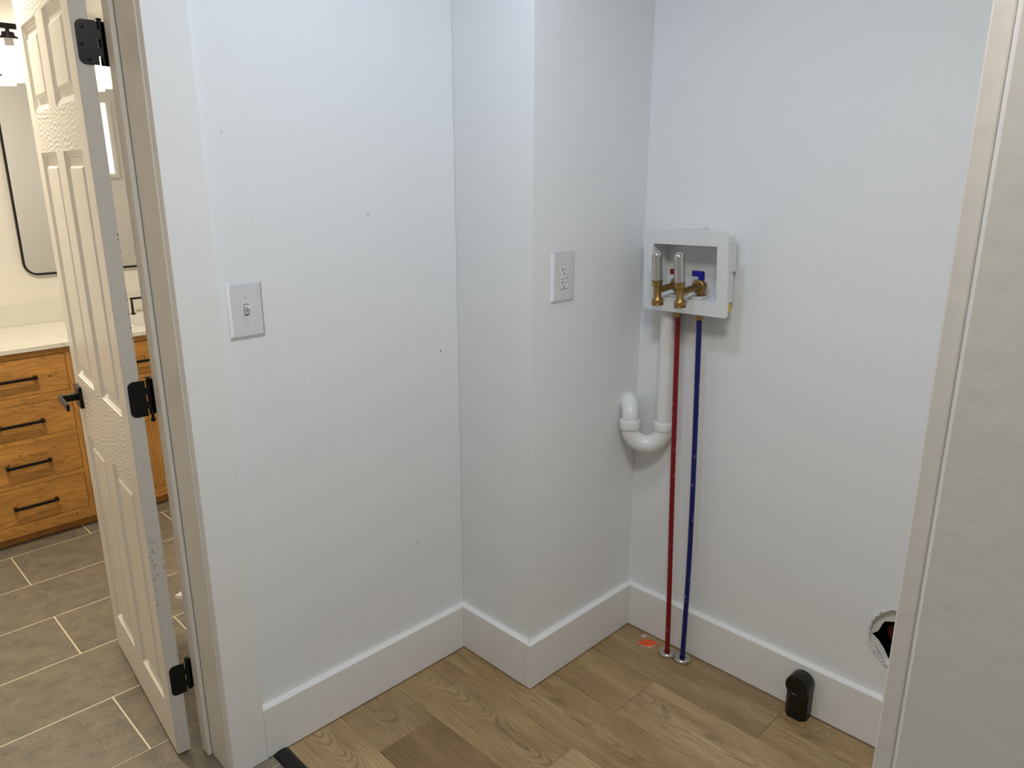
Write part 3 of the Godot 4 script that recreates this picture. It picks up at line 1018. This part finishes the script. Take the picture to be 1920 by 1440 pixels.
# ---------------------------------------------------------------- drain standpipe and trap
func drain():
	var r := base("drain_pipe")
	tag(r, "white painted drain standpipe with curved trap turning into wall", "pipe")
	var A := Vector3(0.1275, 0, 0.030)
	var B := Vector3(0.040, 0, 0.088)
	var yb := 0.765
	var b := MB.new()
	b.tube([Vector3(A.x, yb, A.z), Vector3(A.x, 1.17, A.z)], [0.0265], 28)
	put(b, "standpipe", M.pvc, r)
	b = MB.new()
	b.xf = Transform3D(Basis(), Vector3(A.x, yb, A.z))
	b.lathe([Vector2(0.028, -0.001), Vector2(0.0315, -0.001), Vector2(0.032, 0.001), Vector2(0.032, 0.023), Vector2(0.0310, 0.025), Vector2(0.0265, 0.0255)], 28)
	put(b, "coupling", M.pvc, r)
	b = MB.new()
	b.xf = Transform3D(Basis(), Vector3(B.x, yb, B.z))
	b.lathe([Vector2(0.028, -0.003), Vector2(0.0325, -0.003), Vector2(0.033, -0.001), Vector2(0.033, 0.023), Vector2(0.0320, 0.025), Vector2(0.0265, 0.0255)], 28)
	put(b, "coupling", M.pvc, r)
	var c := (A + B) * 0.5
	var hv := (A - B) * 0.5
	var pts := []
	for i in 25:
		var t := PI * i / 24.0
		pts.append(Vector3(c.x, yb, c.z) + hv * cos(t) - Vector3.UP * (sin(t) * 0.054))
	b = MB.new()
	b.tube(pts, [0.0290], 28)
	put(b, "trap_bend", M.pvc, r)
	pts = [Vector3(B.x, yb + 0.01, B.z), Vector3(B.x, yb + 0.026, B.z)]
	var dv := Vector3(-0.70, 0, -0.714)      # the elbow turns into the corner of the nook
	for i in 15:
		var t := PI / 2 * (i + 1) / 15.0
		pts.append(Vector3(B.x, yb + 0.026 + sin(t) * 0.046, B.z) + dv * (0.048 - cos(t) * 0.048))
	pts.append(pts[pts.size() - 1] + dv * 0.05)
	b = MB.new()
	b.tube(pts, [0.0275], 28)
	put(b, "elbow", M.pvc, r)

# ---------------------------------------------------------------- red and blue supply pipes
func supply_pipes():
	var specs := [
		[M.red, "red plastic water pipe rising from floor to outlet box", [Vector3(0.1630, 1.182, 0.044), Vector3(0.1665, 1.10, 0.044), Vector3(0.183, 0.62, 0.046), Vector3(0.205, 0.20, 0.057), Vector3(0.2165, 0.0, 0.0665)], "escutcheon ring"],
		[M.blue, "blue plastic water pipe rising from floor to outlet box", [Vector3(0.2365, 1.182, 0.044), Vector3(0.2400, 1.10, 0.043), Vector3(0.2565, 0.62, 0.044), Vector3(0.2640, 0.30, 0.047), Vector3(0.2700, 0.0, 0.058)], ""],
	]
	var k := 0
	for s in specs:
		var cv := Curve3D.new()
		var P: Array = s[2]
		for i in P.size():
			var tg: Vector3 = (P[mini(i + 1, P.size() - 1)] - P[maxi(i - 1, 0)]) / 6.0
			cv.add_point(P[i], -tg, tg)
		var pts := []
		var L := cv.get_baked_length()
		for i in 41:
			pts.append(cv.sample_baked(L * i / 40.0, true))
		var r := base("water_pipe")
		tag(r, s[1], "pipe", "water pipes under the outlet box")
		var b := MB.new()
		b.tube(pts, [0.0079], 18)
		put(b, "tube", s[0], r)
		b = MB.new()
		b.xf = along(pts[0], pts[3])
		b.lathe([Vector2(0.0082, 0.0), Vector2(0.0105, 0.0), Vector2(0.0105, 0.046), Vector2(0.0082, 0.048)], 18)
		put(b, "crimp_fitting", M.brass, r)
		# paint flecks on the tube
		var rng := RandomNumberGenerator.new()
		rng.seed = 40 + k
		b = MB.new()
		for i in 13:
			var q: Vector3 = pts[rng.randi_range(8, 38)]
			var a := rng.randf_range(-0.4, 1.9)
			var d := Vector3(cos(a), 0, sin(a))
			var t := Vector3(-d.z, 0, d.x)
			var o := q + d * 0.00815 + Vector3.UP * rng.randf_range(-0.012, 0.012)
			var hgt := rng.randf_range(0.0015, 0.008)
			var wd := rng.randf_range(0.0004, 0.0011)
			b.quad(o - Vector3.UP * hgt, o + t * wd, o + Vector3.UP * hgt, o - t * wd * 0.6, d)
		tag(put(b, "paint_fleck", M.paper, r), "white paint flecks", "", "", "stuff")
		var e := base("escutcheon", Vector3(P[4].x + 0.001, 0, P[4].z + (0.002 if k == 0 else 0.003)))
		tag(e, ["chrome floor escutcheon around the red pipe", "chrome floor escutcheon around the blue pipe"][k], "escutcheon", "pipe escutcheons on the plank floor")
		b = MB.new()
		b.lathe([Vector2(0.0268, 0.0), Vector2(0.0284, 0.0035), Vector2(0.0286, 0.0070), Vector2(0.0274, 0.0110), Vector2(0.0248, 0.0138), Vector2(0.0210, 0.0147), Vector2(0.0092, 0.0138), Vector2(0.0088, 0.0)], 40)
		put(b, "cover", M.chrome, e)
		k += 1

# ---------------------------------------------------------------- things on the floor
func floor_bits():
	# orange fragment beside the escutcheons
	var r := base("plastic_scrap", Vector3(0.136, 0.0, 0.066))
	tag(r, "crumpled orange plastic scrap on floor by the red pipe", "scrap")
	var b := MB.new()
	var nz := noise(1.0, 90, 2)
	var seg := 22
	var rings := [[0.0, 0.0045], [0.45, 0.0055], [0.8, 0.0045], [1.0, 0.0005]]
	var P := []
	for q in rings:
		var row := []
		for i in seg:
			var a := TAU * i / seg
			var ed: float = 1.0 + 0.16 * nz.get_noise_2d(cos(a) * 2.0, sin(a) * 2.0) * q[0] * 2.0
			var dir := Vector3(cos(a), 0, 0) * 0.0330 + Vector3(0, 0, sin(a)) * 0.0225
			var rot := Basis(Vector3.UP, deg_to_rad(40))
			row.append(rot * (dir * q[0] * ed) + Vector3.UP * (q[1] + 0.0028 * nz.get_noise_2d(cos(a) * 4.0 * q[0], sin(a) * 4.0 * q[0] + 7.0)))
		P.append(row)
	for i in rings.size() - 1:
		for k in seg:
			var a: Vector3 = P[i][k]; var c: Vector3 = P[i + 1][k]; var d: Vector3 = P[i + 1][(k + 1) % seg]; var e: Vector3 = P[i][(k + 1) % seg]
			var n := (c - a).cross(d - a).normalized()
			if n.y < 0: n = -n
			b.quad(a, c, d, e, n)
	put(b, "crumple", M.orange, r)
	b = MB.new()
	b.xf = Transform3D(Basis(Vector3.UP, 0.7), Vector3(-0.004, 0.0005, -0.006))
	b.lathe([Vector2(0.0340, 0.0), Vector2(0.0330, 0.0050), Vector2(0.0318, 0.0050), Vector2(0.0326, 0.0)], 26)
	put(b, "clear_rim", M.clear, r)
	b = MB.new()
	b.xf = Transform3D(Basis(Vector3.UP, 0.5) * Basis(Vector3.RIGHT, -0.5), Vector3(-0.030, 0.004, -0.022))
	b.prism(PackedVector2Array([Vector2(-0.008, -0.005), Vector2(0.007, -0.006), Vector2(0.009, 0.002), Vector2(0.002, 0.007), Vector2(-0.006, 0.004)]), 0, 0.0012)
	put(b, "clear_shard", M.clear, r)
	# black fitting against the back baseboard
	r = base("black_fitting", Vector3(0.656, 0.0, T))
	tag(r, "black plastic fitting with rounded top against the back baseboard", "fitting")
	b = MB.new()
	b.xf = Transform3D(Basis(Vector3.RIGHT, Vector3(0, 0, 1), Vector3(0, -1, 0)), Vector3(0, 0.108, 0.0005))
	b.lathe([Vector2(0, 0.001), Vector2(0.0335, 0.001), Vector2(0.0345, 0.003), Vector2(0.0345, 0.046), Vector2(0.0330, 0.0485), Vector2(0.0270, 0.0490), Vector2(0.0255, 0.0470), Vector2(0, 0.0468)], 36)
	put(b, "cap", M.black_plastic, r)
	b = MB.new()
	var w := 0.0325
	var d := 0.047
	var ch := 0.014
	b.xf = Transform3D(Basis(Vector3.RIGHT, Vector3(0, 0, 1), Vector3(0, -1, 0)), Vector3.ZERO)   # polygon lies flat, extruded upwards through -z
	b.prism(PackedVector2Array([Vector2(-w, 0.001), Vector2(w, 0.001), Vector2(w, d - ch), Vector2(w - ch, d), Vector2(-w + ch, d), Vector2(-w, d - ch)]), -0.108, 0.0)
	put(b, "stem", M.black_plastic, r)
	b = MB.new()
	b.box(Vector3(-0.012, 0.094, 0.0468), Vector3(0.012, 0.098, 0.0482), 0.0006)
	b.box(Vector3(-0.003, 0.104, 0.0468), Vector3(0.001, 0.114, 0.0482), 0.0006)
	put(b, "moulded_mark", M.black_plastic, r)
	# plaster crumbs
	var rng := RandomNumberGenerator.new()
	rng.seed = 5
	b = MB.new()
	for i in 26:
		var p := Vector3(rng.randf_range(0.55, 0.90), 0, 0.024 + absf(rng.randfn(0, 0.05)))
		var s := rng.randf_range(0.0006, 0.0016)
		b.box(p + Vector3(-s, 0, -s), p + Vector3(s, s * 1.2, s), s * 0.4)
	tag(put(b, "plaster_crumbs", M.paper), "white plaster crumbs scattered on floor below the wall hole", "crumbs", "", "stuff")

# ---------------------------------------------------------------- back wall with its broken vent hole
func vent_hole():
	var r := base("wall_back")
	tag(r, "", "", "", "structure")
	var c := Vector2(0.900, 0.345)
	var nz := noise(1.0, 61, 3)
	var lo := Vector2(-0.12, 0.0)
	var hi := Vector2(1.66, CEIL)
	var angs := []
	for i in 96: angs.append(TAU * i / 96.0)
	for q in [lo, hi, Vector2(lo.x, hi.y), Vector2(hi.x, lo.y)]: angs.append(fposmod((q - c).angle(), TAU))
	angs.sort()
	var inner := []
	var outer := []
	for a in angs:
		var d := Vector2(cos(a), sin(a))
		var rr := 0.0925 + 0.0022 * nz.get_noise_2d(d.x * 9.0, d.y * 9.0)
		inner.append(c + d * rr)
		var t := 1e9
		if d.x > 1e-9: t = minf(t, (hi.x - c.x) / d.x)
		if d.x < -1e-9: t = minf(t, (lo.x - c.x) / d.x)
		if d.y > 1e-9: t = minf(t, (hi.y - c.y) / d.y)
		if d.y < -1e-9: t = minf(t, (lo.y - c.y) / d.y)
		outer.append(c + d * t)
	var b := MB.new()
	b.ring(PackedVector2Array(outer), PackedVector2Array(inner), -0.0127, 0.0)
	put(b, "panel", M.wall, r)
	# fuzzy torn edge
	b = MB.new()
	for i in 96:
		var a := TAU * i / 96.0
		for k in 2:
			var p := c + Vector2(cos(a), sin(a)) * (0.0925 + 0.0035 * nz.get_noise_2d(i * 1.7, k * 9.0))
			var s := 0.0034 + 0.0020 * nz.get_noise_2d(i * 3.1, k * 5.0 + 20.0)
			var o := Vector3(p.x, p.y, -0.001 + 0.003 * k)
			b.xf = Transform3D(Basis(Vector3(0, 0, 1), a * 3.0 + k), o)
			b.box(Vector3(-s, -s, -s * 0.8), Vector3(s, s * 0.7, s * 0.8), s * 0.5)
	tag(put(b, "torn_edge", M.paper, r), "ragged white plaster edge of the hole", "", "", "stuff")
	# inner board of the vent with a broken opening, and a curled flap of paper
	b = MB.new()
	var hole := [Vector2(0.8120, 0.3255), Vector2(0.8270, 0.3410), Vector2(0.8340, 0.3640), Vector2(0.8400, 0.3770), Vector2(0.8680, 0.3880), Vector2(0.9300, 0.3900), Vector2(0.9600, 0.3600), Vector2(0.9600, 0.3000), Vector2(0.9200, 0.2700), Vector2(0.8620, 0.2700), Vector2(0.8470, 0.2950), Vector2(0.8300, 0.3130)]
	var ho := PackedVector2Array()
	var hi2 := PackedVector2Array()
	for q in hole:
		hi2.append(q)
		ho.append(c + (q - c).normalized() * 0.1)
	b.ring(ho, hi2, -0.0165, -0.0130)
	put(b, "broken_board", M.paper, r)
	b = MB.new()
	b.tube([Vector3(0.8275, 0.3180, 0.0005), Vector3(0.8400, 0.3020, 0.0030), Vector3(0.8490, 0.2880, 0.0025), Vector3(0.8580, 0.2700, 0.0005)], [0.0016, 0.0034, 0.0030, 0.0014], 10)
	put(b, "paper_curl", M.paper, r)
	# stud bay behind
	box_part("bay_back", Vector3(0.60, 0.0, -0.125), Vector3(1.30, 0.9, -0.115), M.cavity, r)
	box_part("stud", Vector3(0.60, 0.0, -0.115), Vector3(0.64, 0.9, -0.0127), M.cavity, r)
	box_part("stud", Vector3(1.26, 0.0, -0.115), Vector3(1.30, 0.9, -0.0127), M.cavity, r)
	box_part("bay_top", Vector3(0.64, 0.88, -0.115), Vector3(1.26, 0.9, -0.0127), M.cavity, r)
	box_part("bay_bottom", Vector3(0.64, 0.0, -0.115), Vector3(1.26, 0.04, -0.0127), M.cavity, r)
	b = MB.new()
	b.xf = Transform3D(Basis(Vector3.RIGHT, Vector3(0, 0, 1), Vector3(0, -1, 0)), Vector3(0.868, 0.3335, -0.110))
	b.lathe([Vector2(0.030, 0.0), Vector2(0.030, 0.060), Vector2(0.027, 0.064), Vector2(0, 0.066)], 28)
	put(b, "capped_pipe", M.red_dark, r)

# ---------------------------------------------------------------- bathroom furniture
func vanity():
	var r := base("vanity_cabinet", Vector3(0, 0, 0))
	tag(r, "knotty brown wood vanity cabinet with four drawers and black pulls", "cabinet")
	var z0 := -0.26
	var z1 := 1.560
	var top := 0.837
	var P = M.pine
	box_part("carcass", Vector3(XW, 0.048, z0), Vector3(XV - 0.020, 0.66, z1), M.pine, r)
	box_part("carcass", Vector3(XW, 0.66, 0.83), Vector3(XV - 0.020, top, z1), M.pine, r)
	box_part("carcass", Vector3(XW, 0.66, z0), Vector3(XV - 0.020, top, 0.33), M.pine, r)
	box_part("toe_kick", Vector3(XW, 0.0, z0 + 0.01), Vector3(XV - 0.050, 0.048, z1 - 0.01), M.pine, r)
	# face frame members
	var fx0 := XV - 0.020
	var stz := [[1.5205, z1], [1.0945, 1.1140], [1.0545, 1.0925], [z0 + 0.42, z0 + 0.445], [z0, z0 + 0.040]]
	for s in stz:
		wood(r, "stile", Vector3(fx0, 0.048, s[0]), Vector3(XV, top, s[1]), false)
	for y in [[0.8115, top], [0.6165, 0.6495], [0.4465, 0.4675], [0.2625, 0.2825], [0.048, 0.0985]]:
		wood(r, "rail", Vector3(fx0, y[0], 1.1140), Vector3(XV, y[1], 1.5205), true)
	for y in [[0.8115, top], [0.640, 0.656], [0.048, 0.0985]]:
		wood(r, "rail", Vector3(fx0, y[0], 0.185), Vector3(XV, y[1], 1.0545), true)
	# inset drawers
	for y in [[0.6515, 0.8095], [0.4695, 0.6145], [0.2845, 0.4445], [0.1005, 0.2605]]:
		var d := wood(r, "drawer", Vector3(fx0, y[0], 1.1160), Vector3(XV - 0.0005, y[1], 1.5185), true)
		pull(d, Vector3(XV - 0.0005, (y[0] + y[1]) * 0.5 - 0.004, 1.3175), 0.078)
	var fd := wood(r, "drawer", Vector3(fx0, 0.658, 0.62), Vector3(XV - 0.0005, 0.8095, 1.0525), true)
	pull(fd, Vector3(XV - 0.0005, 0.7225, 0.836), 0.078)
	fd = wood(r, "drawer", Vector3(fx0, 0.658, 0.187), Vector3(XV - 0.0005, 0.8095, 0.618), true)
	for zz in [[0.62, 1.0525], [0.187, 0.618]]:
		var dd := wood(r, "cabinet_door", Vector3(fx0, 0.1005, zz[0]), Vector3(XV - 0.0005, 0.638, zz[1]), false)
		pull_v(dd, Vector3(XV - 0.0005, 0.50, zz[0] + 0.03 if zz[0] > 0.4 else zz[1] - 0.03))
	# countertop with a cut for the sink
	var c := base("countertop")
	tag(c, "white veined quartz countertop on the wood vanity", "countertop")
	var b := MB.new()
	b.uvs = Vector2(1, 1) / 1.1
	var y0 := 0.8375
	var y1 := 0.857
	var fx := XV + 0.018
	b.box(Vector3(XW, y0, 0.78), Vector3(fx, y1, z1 + 0.012), 0.0015)
	b.box(Vector3(XW, y0, z0 - 0.012), Vector3(fx, y1, 0.38), 0.0015)
	b.box(Vector3(XW, y0, 0.38), Vector3(-2.56, y1, 0.78), 0.0)
	b.box(Vector3(-2.25, y0, 0.38), Vector3(fx, y1, 0.78), 0.0)
	put(b, "slab", M.quartz, c)
	b = MB.new()
	b.uvs = Vector2(1, 1) / 0.55
	b.uvo = Vector2(0.3, 0.35)
	b.box(Vector3(XW, y1, z0 - 0.012), Vector3(XW + 0.015, 0.957, z1 + 0.012), 0.0012)
	put(b, "backsplash", M.quartz, c)
	# sink
	var s := base("sink", Vector3(-2.405, 0.84, 0.58))
	tag(s, "white rectangular sink set in the quartz countertop", "sink")
	b = MB.new()
	b.xf = Transform3D(Basis(Vector3.RIGHT, Vector3(0, 0, 1), Vector3(0, -1, 0)), Vector3.ZERO)
	var O := round_rect(0.309, 0.399, 0.03)
	var I := round_rect(0.285, 0.375, 0.03)
	b.ring(O, I, -0.016, 0.14)
	b.prism(I, 0.125, 0.14)
	put(b, "basin", M.porcelain, s)
	# bridge tap
	var t := base("faucet", Vector3(-2.615, 0.8572, 0.600))
	tag(t, "slim black bridge faucet at the back of the sink", "faucet")
	for zz in [0.072, -0.072]:
		b = MB.new()
		b.xf = Transform3D(Basis(), Vector3(0, 0, zz))
		b.lathe([Vector2(0.0115, 0.0), Vector2(0.0115, 0.006), Vector2(0.006, 0.009), Vector2(0.0048, 0.082)], 16)
		put(b, "post", M.black, t)
	b = MB.new()
	b.box(Vector3(-0.005, 0.074, -0.078), Vector3(0.005, 0.0835, 0.078), 0.001)
	put(b, "bridge", M.black, t)
	b = MB.new()
	b.tube([Vector3(0, 0.078, 0), Vector3(0, 0.14, 0), Vector3(0.02, 0.165, 0), Vector3(0.09, 0.165, 0), Vector3(0.11, 0.15, 0), Vector3(0.112, 0.13, 0)], [0.007], 14)
	put(b, "spout", M.black, t)
	# mirror
	var mr := base("wall_mirror_framed", Vector3(XW, 1.5235, 0.648))
	mr.name = "mirror"
	tag(mr, "large black framed mirror with rounded corners above the vanity", "mirror")
	var TX := Transform3D(Basis(Vector3(0, 0, -1), Vector3.UP, Vector3(1, 0, 0)), Vector3.ZERO)
	b = MB.new()
	b.xf = TX
	b.ring(round_rect(0.900, 0.881, 0.060, 10), round_rect(0.884, 0.865, 0.052, 10), 0.0, 0.020)
	put(b, "frame", M.black, mr)
	b = MB.new()
	b.xf = TX
	b.prism(round_rect(0.886, 0.867, 0.053, 10), 0.001, 0.008)
	put(b, "glass", M.mirror, mr)
	vanity_light()
	# added glowing pane that makes the bright strip reflected in the mirror
	var wn := base("added_pane_1")
	tag(wn, "", "", "", "structure")
	b = MB.new()
	b.xf = Transform3D(Basis(Vector3(0, 0, 1), Vector3.UP, Vector3(-1, 0, 0)), Vector3(-0.475, 1.775, -0.030))
	b.ring(round_rect(0.16, 0.56, 0.004, 2), round_rect(0.10, 0.50, 0.004, 2), 0.0, 0.016)
	put(b, "added_pane_frame", M.trim, wn)
	b = MB.new()
	b.xf = Transform3D(Basis(Vector3(0, 0, 1), Vector3.UP, Vector3(-1, 0, 0)), Vector3(-0.475, 1.775, -0.030))
	b.prism(round_rect(0.10, 0.50, 0.004, 2), 0.0005, 0.004)
	put(b, "added_glow_pane", glow(Color(0.85, 0.92, 1.0), 0.95), wn)
	# white wedge on the tile behind the jamb
	b = MB.new()
	b.xf = Transform3D(Basis(Vector3.UP, deg_to_rad(24)), Vector3(-1.296, 0, 1.095))
	b.prism(PackedVector2Array([Vector2(0, 0.0), Vector2(0.035, 0.0), Vector2(0.035, 0.016), Vector2(0, 0.010)]), -0.11, 0.0)
	tag(put(b, "door_wedge", M.porcelain), "small white wedge lying on the bathroom tile", "wedge")

func wood(r: Node3D, called: String, lo: Vector3, hi: Vector3, flat: bool) -> MeshInstance3D:
	var b := MB.new()
	# grain runs along z when flat, else along y
	if flat:
		b.uvs = Vector2(1.0 / 0.8, 1.0 / 0.4)
		b.uvo = Vector2(fposmod(lo.y * 7.3, 1.0), fposmod(lo.y * 3.1 + lo.z, 1.0))
		b.box(lo, hi, 0.0008)
	else:
		b.xf = Transform3D(Basis(Vector3.RIGHT, Vector3(0, 0, 1), Vector3(0, -1, 0)), Vector3.ZERO)  # local (x, y, z) -> world (x, -z, y)
		b.uvs = Vector2(1.0 / 0.8, 1.0 / 0.4)
		b.uvo = Vector2(fposmod(lo.z * 5.3, 1.0), fposmod(lo.z * 9.1, 1.0))
		b.box(Vector3(lo.x, lo.z, -hi.y), Vector3(hi.x, hi.z, -lo.y), 0.0008)
	return put(b, called, M.pine, r)

func pull(d: Node3D, at: Vector3, half: float):
	var b := MB.new()
	for s in [-1.0, 1.0]:
		b.box(at + Vector3(0, -0.0065, s * half - 0.0065), at + Vector3(0.026, 0.0065, s * half + 0.0065), 0.001)
	b.box(at + Vector3(0.018, -0.0055, -half - 0.004), at + Vector3(0.029, 0.0055, half + 0.004), 0.001)
	put(b, "handle", M.black, d)

func pull_v(d: Node3D, at: Vector3):
	var b := MB.new()
	for s in [-1.0, 1.0]:
		b.box(at + Vector3(0, s * 0.07 - 0.0065, -0.0065), at + Vector3(0.026, s * 0.07 + 0.0065, 0.0065), 0.001)
	b.box(at + Vector3(0.018, -0.075, -0.0055), at + Vector3(0.029, 0.075, 0.0055), 0.001)
	put(b, "handle", M.black, d)

func vanity_light():
	var r := base("vanity_light", Vector3(XW, 2.146, 0.650))
	tag(r, "black bar wall light with clear glass shades above the mirror", "lamp")
	box_part("back_plate", Vector3(0, -0.045, -0.06), Vector3(0.018, 0.075, 0.06), M.black, r, 0.002)
	box_part("arm", Vector3(0.018, -0.008, -0.012), Vector3(0.095, 0.010, 0.012), M.black, r, 0.002)
	box_part("bar", Vector3(0.088, -0.010, -0.46), Vector3(0.110, 0.012, 0.46), M.black, r, 0.001)
	for z in [0.372, 0.0, -0.372]:
		var o := Vector3(0.100, 0, z)
		var b := MB.new()
		b.xf = Transform3D(Basis(), o)
		b.lathe([Vector2(0.007, -0.008), Vector2(0.009, -0.022), Vector2(0.024, -0.023), Vector2(0.026, -0.040), Vector2(0.038, -0.041), Vector2(0.038, -0.050), Vector2(0.0, -0.051)], 24)
		put(b, "holder", M.black, r)
		b = MB.new()
		b.xf = Transform3D(Basis(), o)
		b.lathe([Vector2(0.018, -0.051), Vector2(0.018, -0.078), Vector2(0.0, -0.079)], 20)
		put(b, "socket", M.bronze, r)
		b = MB.new()
		b.xf = Transform3D(Basis(), o)
		b.lathe([Vector2(0.037, -0.050), Vector2(0.043, -0.058), Vector2(0.046, -0.075), Vector2(0.046, -0.222), Vector2(0.0445, -0.222), Vector2(0.0445, -0.076), Vector2(0.0415, -0.060), Vector2(0.036, -0.052)], 32)
		put(b, "glass_shade", M.glass, r)
		b = MB.new()
		b.xf = Transform3D(Basis(), o)
		var pr := [Vector2(0.013, -0.078), Vector2(0.015, -0.092)]
		for i in 11:
			var t := PI * (0.22 + 0.78 * i / 10.0)
			pr.append(Vector2(sin(t) * 0.030, -0.128 + cos(t) * 0.034))
		b.lathe(pr, 22)
		put(b, "bulb", glow(BATH_LIGHT, 4.5), r)
		var l := OmniLight3D.new()
		l.name = "bulb_light"
		l.light_color = BATH_LIGHT
		l.light_energy = BULB_POWER
		l.light_size = 0.028
		l.omni_range = 12.0
		l.omni_attenuation = 2.0
		l.shadow_enabled = true
		l.position = o + Vector3(0, -0.128, 0)
		r.add_child(l, true)
